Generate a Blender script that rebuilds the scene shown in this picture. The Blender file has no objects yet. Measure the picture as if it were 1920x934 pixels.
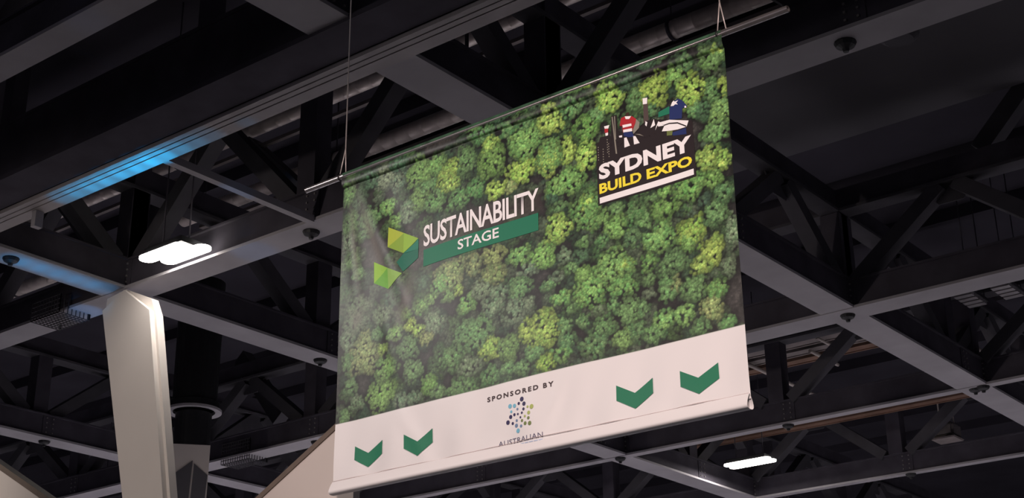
import bpy, bmesh, math, random
import numpy as np
from mathutils import Vector, Matrix

random.seed(7)
rng = np.random.default_rng(7)
scene = bpy.context.scene
COL = scene.collection

# ------------------------------------------------------------------ camera
cam_data = bpy.data.cameras.new('camera')
cam_data.sensor_fit = 'HORIZONTAL'
cam_data.sensor_width = 36.0
cam_data.lens = 36.0 * 2777.06 / 1920.0
cam_data.clip_end = 300
cam = bpy.data.objects.new('camera', cam_data)
COL.objects.link(cam)
PITCH, ROLL, YAW = 0.38782517, -0.01149912, -0.66722383
fw = Vector((math.sin(YAW) * math.cos(PITCH), math.cos(YAW) * math.cos(PITCH), math.sin(PITCH)))
rt = Vector((math.cos(YAW), -math.sin(YAW), 0))
up = rt.cross(fw)
r2 = rt * math.cos(ROLL) + up * math.sin(ROLL)
u2 = up * math.cos(ROLL) - rt * math.sin(ROLL)
M = Matrix((r2, u2, -fw)).transposed().to_4x4()
M.translation = Vector((0, 0, 1.6))
cam.matrix_world = M
scene.camera = cam

# ------------------------------------------------------------------ world, exposure
scene.view_settings.view_transform = 'Standard'
scene.view_settings.look = 'None'
scene.view_settings.gamma = 1.0
scene.view_settings.exposure = 0.0
w = bpy.data.worlds.new('hall_air')
scene.world = w
w.use_nodes = True
w.node_tree.nodes['Background'].inputs['Color'].default_value = (0.62, 0.58, 0.70, 1)
w.node_tree.nodes['Background'].inputs['Strength'].default_value = 0.22

# ------------------------------------------------------------------ hall lamps and added lights
def area(name, loc, size, size_y, power, color, target=None):
    d = bpy.data.lights.new(name, 'AREA')
    d.shape = 'RECTANGLE'
    d.size, d.size_y, d.energy, d.color = size, size_y, power, color
    o = bpy.data.objects.new(name, d)
    COL.objects.link(o)
    o.location = loc
    if target is not None:
        o.rotation_euler = (Vector(target) - Vector(loc)).to_track_quat('-Z', 'Y').to_euler()
    return o

def spot(name, loc, target, power, color, angle, blend, radius=0.05):
    d = bpy.data.lights.new(name, 'SPOT')
    d.energy, d.color, d.spot_size, d.spot_blend, d.shadow_soft_size = power, color, math.radians(angle), blend, radius
    o = bpy.data.objects.new(name, d)
    COL.objects.link(o)
    o.location = loc
    o.rotation_euler = (Vector(target) - Vector(loc)).to_track_quat('-Z', 'Y').to_euler()
    return o

# high bay lamps beyond the edges of the picture, shining down on the pale floor
for i, (x, y, p) in enumerate([(4, 38, 350), (-4, 44, 450), (-14, 48, 500), (-36, 16, 200),
                               (-42, 26, 600), (-30, 46, 500)]):
    area('unseen_hall_lamp', (x, y, 9.2), 1.2, 0.5, p, (0.96, 0.94, 1.0))
# unseen lamps added low down, lifting the floor bounce onto the trusses
for x, y, p in [(-20.5, 18, 580), (-27, 23, 1000), (-9.0, 29, 640), (-18, 31, 420)]:
    area('added_bounce_lamp', (x, y, 4.4), 1.6, 1.6, p, (0.96, 0.94, 1.0))
# stand spotlights on the camera's side that light the banner
spot('stand_spotlight', (0.5, -1.5, 9.3), (-6.4, 8.7, 5.7), 5600, (1.0, 0.79, 0.735), 30, 0.45, 0.25)
spot('stand_spotlight', (-11.0, -3.0, 6.4), (-7.6, 8.7, 5.6), 1000, (1.0, 0.81, 0.75), 30, 0.5, 0.25)
# unseen lamp added at the left for a sheen along the cloth
area('unseen_hall_lamp', (-13.2, 3.2, 8.7), 1.4, 0.5, 17, (1.0, 0.93, 0.90), (-8.0, 8.7, 6.0)).data.spread = math.radians(70)
# unseen spot added to brighten the column and the left fascia
spot('added_column_spot', (-15.5, -2.0, 4.0), (-15.2, 12.8, 4.6), 2700, (1.0, 0.88, 0.80), 52, 0.7, 0.25)
# blue moving heads on the floor of the stage
CYAN = (0.0, 0.46, 0.95)
for tx, p in ((-12.6, 500), (-12.9, 1200), (-13.2, 2600), (-13.5, 6500), (-13.8, 6500), (-14.1, 5200), (-14.4, 4400), (-14.7, 3800), (-15.0, 3000), (-15.3, 2000)):
    spot('stage_beam', (-13.6, 9.7, 1.2), (tx, 10.15, 9.53), p, CYAN, 4.2, 1.0, 0.02)
for ty in (11.1, 11.4, 11.7, 12.0, 12.3, 12.6):
    spot('stage_beam', (-16.8, 9.3, 1.2), (-17.88, ty, 9.6), 1500, (0.0, 0.45, 1.0), 4.2, 1.0)
spot('stage_beam', (-15.5, 9.3, 1.2), (-18.9, 13.1, 9.6), 1500, (0.06, 0.42, 1.0), 3.6, 0.5)
spot('stage_beam', (-13.4, 9.3, 1.2), (-15.0, 13.1, 9.6), 420, (0.06, 0.42, 1.0), 5.0, 0.6)
spot('stage_beam', (-12.0, 9.3, 1.2), (-11.95, 10.2, 9.5), 260, CYAN, 2.0, 0.5)
spot('stage_beam', (-12.6, 9.3, 1.2), (-13.6, 11.5, 9.6), 420, (0.06, 0.42, 1.0), 4.0, 0.5)
spot('stage_beam', (-9.5, 4.0, 1.2), (-11.6, 7.7, 9.6), 60, (0.08, 0.35, 1.0), 4.0, 0.9)

# ------------------------------------------------------------------ materials
def mat(name, color, rough=0.6, metal=0.0, noise=0.0, nscale=6.0, emit=None, estr=0.0, spec=0.3, bump=0.0):
    m = bpy.data.materials.new(name)
    m.use_nodes = True
    nt = m.node_tree
    b = nt.nodes['Principled BSDF']
    b.inputs['Roughness'].default_value = rough
    b.inputs['Metallic'].default_value = metal
    b.inputs['Specular IOR Level'].default_value = spec
    b.inputs['Base Color'].default_value = (*color, 1)
    if noise > 0 or bump > 0:
        tc = nt.nodes.new('ShaderNodeTexCoord')
        n = nt.nodes.new('ShaderNodeTexNoise')
        n.inputs['Scale'].default_value = nscale
        n.inputs['Detail'].default_value = 4
        nt.links.new(tc.outputs['Object'], n.inputs['Vector'])
        if noise > 0:
            cr = nt.nodes.new('ShaderNodeValToRGB')
            cr.color_ramp.elements[0].position = 0.3
            cr.color_ramp.elements[1].position = 0.7
            cr.color_ramp.elements[0].color = (*[c * (1 - noise) for c in color], 1)
            cr.color_ramp.elements[1].color = (*[min(1, c * (1 + noise)) for c in color], 1)
            nt.links.new(n.outputs['Fac'], cr.inputs['Fac'])
            nt.links.new(cr.outputs['Color'], b.inputs['Base Color'])
        if bump > 0:
            bp = nt.nodes.new('ShaderNodeBump')
            bp.inputs['Strength'].default_value = bump
            bp.inputs['Distance'].default_value = 0.02
            nt.links.new(n.outputs['Fac'], bp.inputs['Height'])
            nt.links.new(bp.outputs['Normal'], b.inputs['Normal'])
    if emit is not None:
        b.inputs['Emission Color'].default_value = (*emit, 1)
        b.inputs['Emission Strength'].default_value = estr
    return m

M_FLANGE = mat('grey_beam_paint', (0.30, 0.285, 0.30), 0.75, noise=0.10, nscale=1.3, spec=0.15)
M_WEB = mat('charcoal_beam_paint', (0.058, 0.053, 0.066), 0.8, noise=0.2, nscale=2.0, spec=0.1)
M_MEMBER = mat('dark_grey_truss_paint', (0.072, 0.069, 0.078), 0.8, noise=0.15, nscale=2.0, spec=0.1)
M_TRACK = mat('aluminium_track', (0.30, 0.275, 0.275), 0.6, metal=0.0, noise=0.1, nscale=2.0, spec=0.3)
M_GROOVE = mat('track_groove_shadow_gap', (0.01, 0.01, 0.012), 0.9, spec=0.05)
M_WHITE = mat('off_white_column_paint', (0.60, 0.55, 0.51), 0.7, noise=0.03, nscale=1.0, spec=0.2)
M_TRIM = mat('brown_edge_trim', (0.14, 0.11, 0.09), 0.7, noise=0.1)
M_DUCT = mat('galvanised_duct', (0.62, 0.55, 0.51), 0.35, metal=0.2, noise=0.15, nscale=5.0)
M_STEEL = mat('brushed_steel_pipe', (0.42, 0.40, 0.40), 0.28, metal=0.9, noise=0.1, nscale=12.0)
M_CABLE = mat('steel_wire', (0.55, 0.50, 0.47), 0.45, metal=0.4, noise=0.05)
M_BLACK = mat('black_fitting', (0.012, 0.012, 0.014), 0.5, noise=0.1, spec=0.3)
M_TRAY = mat('grey_cable_tray', (0.17, 0.145, 0.14), 0.7, noise=0.2, nscale=3.0)
M_BROWN = mat('brown_conduit', (0.15, 0.085, 0.06), 0.7, noise=0.2, nscale=3.0)
M_ROD = mat('pale_pipe_paint', (0.42, 0.37, 0.34), 0.6, noise=0.1)
M_DECK = mat('black_roof_deck', (0.042, 0.039, 0.049), 0.9, noise=0.2, nscale=0.5, spec=0.05)
M_PANEL = mat('dark_acoustic_panel', (0.10, 0.096, 0.105), 0.9, noise=0.12, nscale=0.4, spec=0.05)
M_FLOOR = mat('grey_hall_carpet', (0.395, 0.375, 0.39), 0.9, noise=0.1, nscale=2.0, spec=0.05)
M_WALL = mat('dark_hall_wall', (0.03, 0.028, 0.032), 0.9, noise=0.1, nscale=0.5, spec=0.05)
M_LAMP = mat('lit_diffuser', (0.9, 0.9, 0.9), 0.5, emit=(1.0, 0.94, 0.86), estr=14.0)
M_LOUVRE = mat('pale_louvre', (0.34, 0.32, 0.33), 0.7, noise=0.1)
M_BOLT = mat('zinc_bolt', (0.16, 0.15, 0.15), 0.6, metal=0.0)
M_LIGHTBOX = mat('grey_loudspeaker_shell', (0.13, 0.115, 0.115), 0.6, noise=0.1)

# ------------------------------------------------------------------ mesh helpers
def link(name, mesh, m=None, parent=None):
    o = bpy.data.objects.new(name, mesh)
    COL.objects.link(o)
    if m is not None:
        for k in (m if isinstance(m, (list, tuple)) else [m]):
            mesh.materials.append(k)
    if parent is not None:
        o.parent = parent
    return o

def empty(name, label, cat, group=None, loc=(0, 0, 0)):
    o = bpy.data.objects.new(name, None)
    o.empty_display_size = 0.2
    COL.objects.link(o)
    o['label'] = label
    o['category'] = cat
    if group:
        o['group'] = group
    return o

def from_bm(name, bm, m=None, parent=None, smooth=False):
    bmesh.ops.recalc_face_normals(bm, faces=bm.faces)
    me = bpy.data.meshes.new(name)
    bm.to_mesh(me)
    bm.free()
    if smooth:
        for p in me.polygons:
            p.use_smooth = True
    return link(name, me, m, parent)

def bm_box(bm, lo, hi, mi=0):
    x0, y0, z0 = lo
    x1, y1, z1 = hi
    v = [bm.verts.new(c) for c in ((x0, y0, z0), (x1, y0, z0), (x1, y1, z0), (x0, y1, z0),
                                   (x0, y0, z1), (x1, y0, z1), (x1, y1, z1), (x0, y1, z1))]
    for f in ((0, 3, 2, 1), (4, 5, 6, 7), (0, 1, 5, 4), (1, 2, 6, 5), (2, 3, 7, 6), (3, 0, 4, 7)):
        bm.faces.new([v[i] for i in f]).material_index = mi

def bm_bar(bm, p, q, w, h, side=None, mi=0):
    p, q = Vector(p), Vector(q)
    d = (q - p).normalized()
    s = Vector(side) if side is not None else d.cross(Vector((0, 0, 1)))
    s = (s - d * s.dot(d))
    if s.length < 1e-5:
        s = Vector((1, 0, 0))
    s.normalize()
    t = d.cross(s)
    v = []
    for c in (p, q):
        for a, b in ((-1, -1), (1, -1), (1, 1), (-1, 1)):
            v.append(bm.verts.new(c + s * (a * w / 2) + t * (b * h / 2)))
    for f in ((3, 2, 1, 0), (4, 5, 6, 7), (0, 1, 5, 4), (1, 2, 6, 5), (2, 3, 7, 6), (3, 0, 4, 7)):
        bm.faces.new([v[i] for i in f]).material_index = mi

def bm_tube(bm, pts, r, n=12, cap=True, mi=0):
    pts = [Vector(p) for p in pts]
    rings = []
    for i, p in enumerate(pts):
        d = (pts[min(i + 1, len(pts) - 1)] - pts[max(i - 1, 0)]).normalized()
        s = d.cross(Vector((0, 0, 1)))
        if s.length < 1e-3:
            s = Vector((1, 0, 0))
        s.normalize()
        t = d.cross(s)
        rr = r[i] if isinstance(r, (list, tuple)) else r
        rings.append([bm.verts.new(p + (s * math.cos(a) + t * math.sin(a)) * rr)
                      for a in [2 * math.pi * k / n for k in range(n)]])
    for a, b in zip(rings, rings[1:]):
        for k in range(n):
            f = bm.faces.new((a[k], a[(k + 1) % n], b[(k + 1) % n], b[k]))
            f.smooth = True
            f.material_index = mi
    if cap:
        bm.faces.new(rings[0][::-1]).material_index = mi
        bm.faces.new(rings[-1]).material_index = mi

def box(name, lo, hi, m, parent=None, bevel=0.0):
    bm = bmesh.new()
    bm_box(bm, lo, hi)
    if bevel > 0:
        bmesh.ops.bevel(bm, geom=bm.edges[:], offset=bevel, segments=2, affect='EDGES')
    return from_bm(name, bm, m, parent)

def bar(name, p, q, w, h, m, parent=None, side=None):
    bm = bmesh.new()
    bm_bar(bm, p, q, w, h, side)
    return from_bm(name, bm, m, parent)

def tube(name, pts, r, m, parent=None, n=12):
    bm = bmesh.new()
    bm_tube(bm, pts, r, n)
    return from_bm(name, bm, m, parent)

def prism(name, poly, axis, a0, a1, m, parent=None):
    # polygon of (h, z) extruded along axis ('x' or 'y') from a0 to a1
    bm = bmesh.new()
    def P(h, z, a):
        return (a, h, z) if axis == 'x' else (h, a, z)
    lo = [bm.verts.new(P(h, z, a0)) for h, z in poly]
    hi = [bm.verts.new(P(h, z, a1)) for h, z in poly]
    bm.faces.new(lo)
    bm.faces.new(hi[::-1])
    n = len(poly)
    for i in range(n):
        bm.faces.new((lo[i], hi[i], hi[(i + 1) % n], lo[(i + 1) % n]))
    return from_bm(name, bm, m, parent)

def structure(o):
    o['kind'] = 'structure'
    return o

# ------------------------------------------------------------------ room shell
structure(box('floor', (-75, -20, -0.2), (25, 65, 0.0), M_FLOOR))
structure(box('wall_back', (-75, 65, 0.0), (25, 65.3, 14.0), M_WALL))
structure(box('wall_left', (-75.3, -20, 0.0), (-75, 65, 14.0), M_WALL))
roof = structure(box('ceiling', (-75, -20, 14.0), (25, 65, 14.3), M_DECK))
# roof purlins under the deck, running the length of the hall
for k in range(15):
    y = 6.4 + 2.7 * k
    box('purlin', (-60, y - 0.09, 13.72), (10, y + 0.09, 14.0), M_DECK, roof)

# ------------------------------------------------------------------ trusses
ZB = 9.6

def rigging_point(parent, x, y, z=ZB):
    bm = bmesh.new()
    prof = [(0.0, -0.12), (0.03, -0.115), (0.04, -0.08), (0.10, -0.05), (0.12, -0.015), (0.12, 0.0), (0.0, 0.0)]
    n = 14
    rings = []
    for r, dz in prof:
        rings.append([bm.verts.new((x + r * math.cos(2 * math.pi * k / n), y + r * math.sin(2 * math.pi * k / n), z + dz)) for k in range(n)])
    for a, b in zip(rings, rings[1:]):
        for k in range(n):
            bm.faces.new((a[k], a[(k + 1) % n], b[(k + 1) % n], b[k]))
    bmesh.ops.remove_doubles(bm, verts=bm.verts[:], dist=1e-4)
    return from_bm('rigging_point', bm, M_BLACK, parent)

def splice(parent, c, along):
    # bolted plate on the near face of a chord; c = centre on the face, along = 'x' or 'y'
    bm = bmesh.new()
    x, y, z = c
    if along == 'x':
        bm_box(bm, (x - 0.16, y - 0.015, z - 0.2), (x + 0.16, y + 0.02, z + 0.2), 0)
    else:
        bm_box(bm, (x - 0.02, y - 0.16, z - 0.2), (x + 0.015, y + 0.16, z + 0.2), 0)
    pl = from_bm('splice_plate', bm, M_WEB, parent)
    bm = bmesh.new()
    for dh in (-0.075, 0.075):
        for k in range(4):
            dz = -0.15 + 0.1 * k
            if along == 'x':
                bm_box(bm, (x + dh - 0.013, y - 0.035, z + dz - 0.013), (x + dh + 0.013, y - 0.012, z + dz + 0.013))
            else:
                bm_box(bm, (x + 0.012, y + dh - 0.013, z + dz - 0.013), (x + 0.035, y + dh + 0.013, z + dz + 0.013))
    b = from_bm('bolt_rows', bm, M_BOLT, pl)
    b['kind'] = 'stuff'
    return pl

def truss_along(name, label, axis, c, a0, a1, nodes, width=0.5, zb=ZB, deep=0.5, depth_top=11.35,
                mflange=None, points=(), reach=None, post=0.34, skip_web=False, lift=0.0):
    """Welded truss: wide bottom flange, boxed chord, posts, diagonals, top chord."""
    t = empty(name, label, 'truss', 'roof trusses of the hall')
    hw = width / 2
    zb = zb + lift
    def bx(nm, cl, ch, z0, z1, m, s0=a0, s1=a1):
        if axis == 'x':
            return box(nm, (s0, c + cl, z0), (s1, c + ch, z1), m, t)
        return box(nm, (c + cl, s0, z0), (c + ch, s1, z1), m, t)
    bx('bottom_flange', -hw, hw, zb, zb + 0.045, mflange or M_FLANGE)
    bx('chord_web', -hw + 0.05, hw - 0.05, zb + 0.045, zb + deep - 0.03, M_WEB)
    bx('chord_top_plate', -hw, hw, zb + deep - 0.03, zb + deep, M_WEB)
    if not skip_web:
        zt = depth_top
        bx('top_chord', -0.17, 0.17, zt, zt + 0.05, M_MEMBER)
        bx('top_chord_web', -0.10, 0.10, zt + 0.05, zt + 0.42, M_WEB)
        def pt(a, z):
            return (a, c, z) if axis == 'x' else (c, a, z)
        side = (0, 1, 0) if axis == 'x' else (1, 0, 0)
        zl = zb + deep
        for i, n in enumerate(nodes):
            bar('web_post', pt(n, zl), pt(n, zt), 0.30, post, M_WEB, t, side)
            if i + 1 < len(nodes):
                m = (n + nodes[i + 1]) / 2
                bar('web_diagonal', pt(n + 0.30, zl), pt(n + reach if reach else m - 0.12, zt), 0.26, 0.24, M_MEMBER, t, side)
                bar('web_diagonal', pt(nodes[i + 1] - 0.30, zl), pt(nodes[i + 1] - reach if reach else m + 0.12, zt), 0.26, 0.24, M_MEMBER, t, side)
                prism('gusset_plate', [(m - 0.42, zt), (m + 0.42, zt), (m + 0.2, zt - 0.3), (m - 0.2, zt - 0.3)],
                      'y' if axis == 'x' else 'x', c - 0.012, c + 0.012, M_MEMBER, t)
            if axis == 'x':
                splice(t, (n + 0.2, c - hw + 0.05, zb + 0.27), 'x')
            else:
                splice(t, (c + hw - 0.05, n + 0.2, zb + 0.27), 'y')
    for p in points:
        if axis == 'x':
            rigging_point(t, p, c, zb)
        else:
            rigging_point(t, c, p, zb)
    return t

def steps(a, b, s):
    out = []
    while a <= b + 1e-6:
        out.append(round(a, 3))
        a += s
    return out

NX = [-17.9 + 4.05 * k for k in range(-8, 6)]
def nx(lo, hi):
    return [n for n in NX if lo < n < hi]
NY = [13.1 + 4.05 * k for k in range(-3, 12)]
def ny(lo, hi):
    return [n for n in NY if lo < n < hi]

truss_along('roof_truss', 'dark grey steel beam crossing the extreme top left corner', 'x', 7.73, -22, -2,
            nx(-22, -2), 0.34)
truss_along('roof_truss', 'wide steel truss passing behind the banner and meeting the pale column top', 'x', 13.1, -28, 2,
            nx(-28, 2), 0.5, depth_top=12.9, reach=3.0, points=(-13.85, -5.75, -21.9, -1.7))
truss_along('roof_truss', 'second steel truss back, emerging right of the banner at mid height', 'x', 21.08, -42, 2,
            nx(-42, 2), 0.52, points=(-21.85, -9.72, -13.9, -5.7, -26.2))
truss_along('roof_truss', 'thin pale edged truss running just under the banner corner to the right', 'x', 26.38, -46, 0,
            nx(-46, 0), 0.22, points=(-9.6, -17.83, -13.7))
truss_along('roof_truss', 'farthest thin pale edged truss along the bottom right edge', 'x', 32.0, -50, 0,
            nx(-50, 0), 0.22, points=(-13.6, -17.7))
truss_along('roof_truss', 'cross truss running from the pale column down toward lower right', 'y', -17.88, 1, 46,
            ny(1, 46), 0.55, lift=0.012, points=(11.05, 17.26))
truss_along('roof_truss', 'cross truss with broad pale underside descending at the right of the banner', 'y', -9.78, 1, 46,
            ny(1, 46), 0.58, lift=0.012, points=(26.45,))
truss_along('roof_truss', 'cross truss low at the far left behind the column', 'y', -26.1, 6, 46,
            ny(6, 46), 0.52, lift=0.012, points=(17.42,))

# operable wall track girder with its ribbed aluminium rail
tg = empty('track_girder', 'deep black girder with ribbed aluminium wall track lit cyan at left', 'girder')
box('girder_soffit', (-26, 9.36, 9.572), (2, 9.90, 9.64), M_WEB, tg)
box('girder_face', (-26, 9.42, 9.64), (2, 10.24, 10.40), M_WEB, tg)
box('girder_cap', (-26, 9.40, 10.40), (2, 10.3, 10.45), M_WEB, tg)
box('girder_neck', (-26, 9.96, 9.585), (2, 10.26, 9.66), M_GROOVE, tg)
box('track_rail', (-26, 9.93, 9.53), (2, 10.005, 9.585), M_TRACK, tg)
box('track_rail', (-26, 10.025, 9.53), (2, 10.095, 9.585), M_TRACK, tg)
box('track_rail', (-26, 10.115, 9.53), (2, 10.29, 9.585), M_TRACK, tg)
for x in steps(-24.5, 0, 4.05):
    bar('hanger_strut', (x, 9.9, 10.45), (x, 9.9, 14.0), 0.22, 0.22, M_WEB, tg)
# slim brace from the track to the truss behind
b = bar('brace_beam', (-13.58, 10.31, 9.62), (-13.58, 12.84, 9.62), 0.11, 0.10, M_FLANGE)
b['label'] = 'slim steel brace angling down right from the cyan lit track'
b['category'] = 'brace'
b = bar('hanger_bracket', (-16.0, 10.2, 9.525), (-16.0, 10.2, 9.30), 0.09, 0.12, M_FLANGE)
b['label'] = 'short pale bracket hanging under the track near the left edge'
b['category'] = 'bracket'

# roof braces seen above the trusses
for p, q, wd, lab in [((-18.9, 14.6, 12.1), (-19.9, 14.6, 11.1), 0.34, 'dark sloping roof brace above the left end of the cyan track'),
                      ((-16.74, 14.4, 12.3), (-15.5, 14.4, 11.1), 0.3, 'dim roof brace sloping right, left of the banner above the slim brace'),
                      ((-24.9, 21.6, 12.2), (-23.5, 21.6, 10.5), 0.36, 'grey roof brace sloping right beside the black drum'),
                      ((-6.3, 21.4, 12.9), (-7.3, 21.4, 11.9), 0.3, 'dim roof brace at the right edge above the second truss')]:
    o = bar('roof_brace', p, q, 0.28, wd, M_MEMBER, None, (0, 1, 0))
    o['label'] = lab
    o['category'] = 'brace'
    o['group'] = 'sloping roof braces'

# flat acoustic panel between the two nearer trusses
o = box('acoustic_panel', (-20, 17.6, 12.75), (3, 21.2, 12.85), M_PANEL)
for x in (-18, -12, -6, 0):
    tube('hanger_rod', [(x, 19.4, 12.85), (x, 19.4, 14.0)], 0.015, M_WEB, o, 6)
o['label'] = 'broad flat black acoustic panel above the right side trusses'
o['category'] = 'panel'

# ------------------------------------------------------------------ ducts, conduits and trays
def duct(label, y, z, r, x0, x1, ribs=True):
    d = empty('spiral_duct', label, 'duct', 'round spiral ducts under the roof')
    bm = bmesh.new()
    n = int((x1 - x0) / 0.3)
    pts, rad = [], []
    for i in range(n):
        x = x0 + (x1 - x0) * i / n
        pts += [(x, y, z), (x + 0.28, y, z), (x + 0.285, y, z), (x + 0.295, y, z)]
        rad += [r, r, r + 0.003, r + 0.003]
    bm_tube(bm, pts, rad, 20)
    from_bm('duct_body', bm, M_DUCT, d)
    for x in steps(x0 + 0.6, x1, 3.4):
        bm = bmesh.new()
        bm_tube(bm, [(x - 0.025, y, z), (x + 0.025, y, z)], r + 0.02, 20)
        from_bm('duct_strap', bm, M_WEB, d)
        tube('hanger_rod', [(x, y, z + r), (x, y, 14.0)], 0.012, M_WEB, d, 6)
    return d
duct('round spiral duct seen in broken lengths just beyond the ribbed track', 14.42, 12.60, 0.11, -26, -2)
duct('round spiral duct whose lit lengths show just above the banner top', 16.12, 12.62, 0.14, -20.5, -2)
duct('round spiral duct glinting at the left edge beside the blue lit beam', 16.3, 12.6, 0.13, -30, -23)
def conduit(label, y, z, w_, x0, x1, m):
    o = box('conduit', (x0, y - w_ / 2, z - 0.03), (x1, y + w_ / 2, z + 0.03), m)
    o['label'] = label
    o['category'] = 'conduit'
    return o
conduit('thin pale conduit running along under the upper spiral duct', 14.36, 12.2, 0.07, -26, -2, M_TRAY)
conduit('thin pale conduit running along under the duct above the banner top', 16.15, 12.34, 0.09, -20, -2, M_TRAY)

def tray(label, x0, x1, y, w_, z, m, gap=0.9):
    t = empty('cable_tray', label, 'cable tray', 'cable trays beyond the second truss')
    box('tray_rail', (x0, y - w_ / 2, z), (x1, y - w_ / 2 + 0.05, z + 0.1), m, t)
    box('tray_rail', (x0, y + w_ / 2 - 0.05, z), (x1, y + w_ / 2, z + 0.1), m, t)
    box('tray_base', (x0, y - w_ / 2 + 0.05, z + 0.02), (x1, y + w_ / 2 - 0.05, z + 0.05), m, t)
    return t
tray('grey cable tray nearest the second truss, right of the banner bottom', -19.5, -10.4, 27.35, 0.48, 11.6, M_TRAY)
tray('grey cable tray beside the nearer tray, right of the banner bottom', -19.5, -10.4, 27.95, 0.36, 11.6, M_TRAY)
tray('brown cable tray behind the two grey trays, right of the banner', -19.5, -10.4, 28.5, 0.36, 11.6, M_BROWN)
tray('long brown tray beneath the thin truss at lower right', -19.0, -11.0, 31.45, 0.34, 11.0, M_BROWN)
for (x, y0, y1, r, lab) in [(-15.22, 27.6, 31.5, 0.045, 'pale pipe sloping down right from the banner lower corner'),
                            (-13.72, 27.7, 29.0, 0.04, 'short pale pipe crossing the brown tray'),
                            (-13.2, 27.0, 28.0, 0.03, 'short thin pipe crossing the grey trays'),
                            (-10.9, 29.1, 31.2, 0.05, 'pale pipe near the louvre at the right edge')]:
    o = tube('ceiling_pipe', [(x, y0, 11.52), (x, y1, 11.52)], r, M_ROD, None, 8)
    o['label'] = lab
    o['category'] = 'pipe'
    o['group'] = 'pale pipes under the roof'

# louvres right
def louvre(label, x0, x1, y0, y1, z):
    g = empty('ceiling_louvre', label, 'vent', 'pale louvres by the right edge')
    box('louvre_frame', (x0, y0, z + 0.06), (x1, y1, z + 0.12), M_MEMBER, g)
    for xx in (x0 + 0.05, x1 - 0.05):
        tube('hanger_rod', [(xx, y1 - 0.05, z + 0.12), (xx, y1 - 0.05, 14.0)], 0.012, M_WEB, g, 6)
    n = 4
    for k in range(n):
        ya = y0 + (y1 - y0) * k / n
        box('louvre_slat', (x0 + 0.02, ya + 0.02, z), (x1 - 0.02, ya + (y1 - y0) / n - 0.04, z + 0.06), M_LOUVRE, g)
    return g
louvre('left one of two small pale slatted louvres near the right edge', -9.50, -9.12, 25.15, 25.95, 11.0)
louvre('right one of two small pale slatted louvres near the right edge', -8.80, -8.42, 25.15, 25.95, 11.0)

# ------------------------------------------------------------------ high bay luminaires in view
def luminaire(label, c, length, rows, lw, pitch, stagger, power=200):
    g = empty('high_bay_light', label, 'light', 'lit high bay lights')
    x, y, z = c
    n = len(rows)
    for k in rows:
        yc = y + (k - (n - 1) / 2) * pitch
        xc = x + (k - (n - 1) / 2) * stagger
        bm = bmesh.new()
        m = 8
        pts = []
        for s, a0 in ((1, -90), (-1, 90)):
            for j in range(m + 1):
                a = math.radians(a0 + 180 * j / m)
                pts.append((xc + s * (length / 2 - lw / 2) + math.cos(a) * lw / 2, yc + math.sin(a) * lw / 2))
        lo = [bm.verts.new((px, py, z - 0.035)) for px, py in pts]
        hi = [bm.verts.new((px, py, z)) for px, py in pts]
        bm.faces.new(lo[::-1])
        bm.faces.new(hi)
        for j in range(len(pts)):
            bm.faces.new((lo[j], lo[(j + 1) % len(pts)], hi[(j + 1) % len(pts)], hi[j]))
        from_bm('light_module', bm, M_LAMP, g)
    box('light_housing', (x - length * 0.42, y - n * pitch / 2 + 0.02, z + 0.003), (x + length * 0.42, y + n * pitch / 2 - 0.02, z + 0.09), M_BLACK, g)
    area('high_bay_beam', (x, y, z - 0.05), length, n * pitch, power, (1.0, 0.93, 0.88))
    tube('hanger_rod', [(x - length * 0.3, y, z + 0.08), (x - length * 0.3, y, 14.0)], 0.012, M_WEB, g, 6)
    tube('hanger_rod', [(x + length * 0.3, y, z + 0.08), (x + length * 0.3, y, 14.0)], 0.012, M_WEB, g, 6)
    return g
luminaire('bright staggered twin panel light above and right of the column top', (-16.08, 12.545, 9.70), 0.98, [0, 1], 0.25, 0.25, 0.18, 30)
luminaire('bright single light panel low at the right of the banner', (-16.45, 29.65, 9.9), 1.2, [0, 1], 0.24, 0.25, 0.0)
luminaire('bright light partly hidden behind the column at the lower left', (-28.7, 21.2, 9.9), 1.2, [0, 1], 0.24, 0.25, 0.0)

# ------------------------------------------------------------------ columns
col = empty('raking_column', 'tall off white leaning column with a pointed head at the left', 'column')
def lean(z):          # centre of the column at height z
    return -17.44 + (9.5 - z) * 0.262
def halfw(z):
    return 0.56 - (9.3 - z) * 0.042 * (1 if z > 5 else 0.6)
poly = [(lean(9.50), 9.50), (lean(9.1) + 0.545, 9.03), (lean(6) + halfw(6), 6.0), (lean(0) + halfw(0), 0.0),
        (lean(0) - halfw(0), 0.0), (lean(6) - halfw(6), 6.0), (lean(9.3) - 0.54, 9.28)]
prism('front_plate', poly, 'y', 12.72, 12.80, M_WHITE, col)
polyb = [(-17.5, 9.545), (-16.87, 9.25), (-16.73, 8.97), (lean(6) + halfw(6) + 0.06, 6.0), (lean(0) + halfw(0) + 0.06, 0.0),
         (lean(0) - halfw(0), 0.0), (lean(6) - halfw(6), 6.0), (-17.96, 9.30), (-17.95, 9.50)]
prism('column_body', polyb, 'y', 12.80, 12.93, M_WHITE, col)

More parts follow.
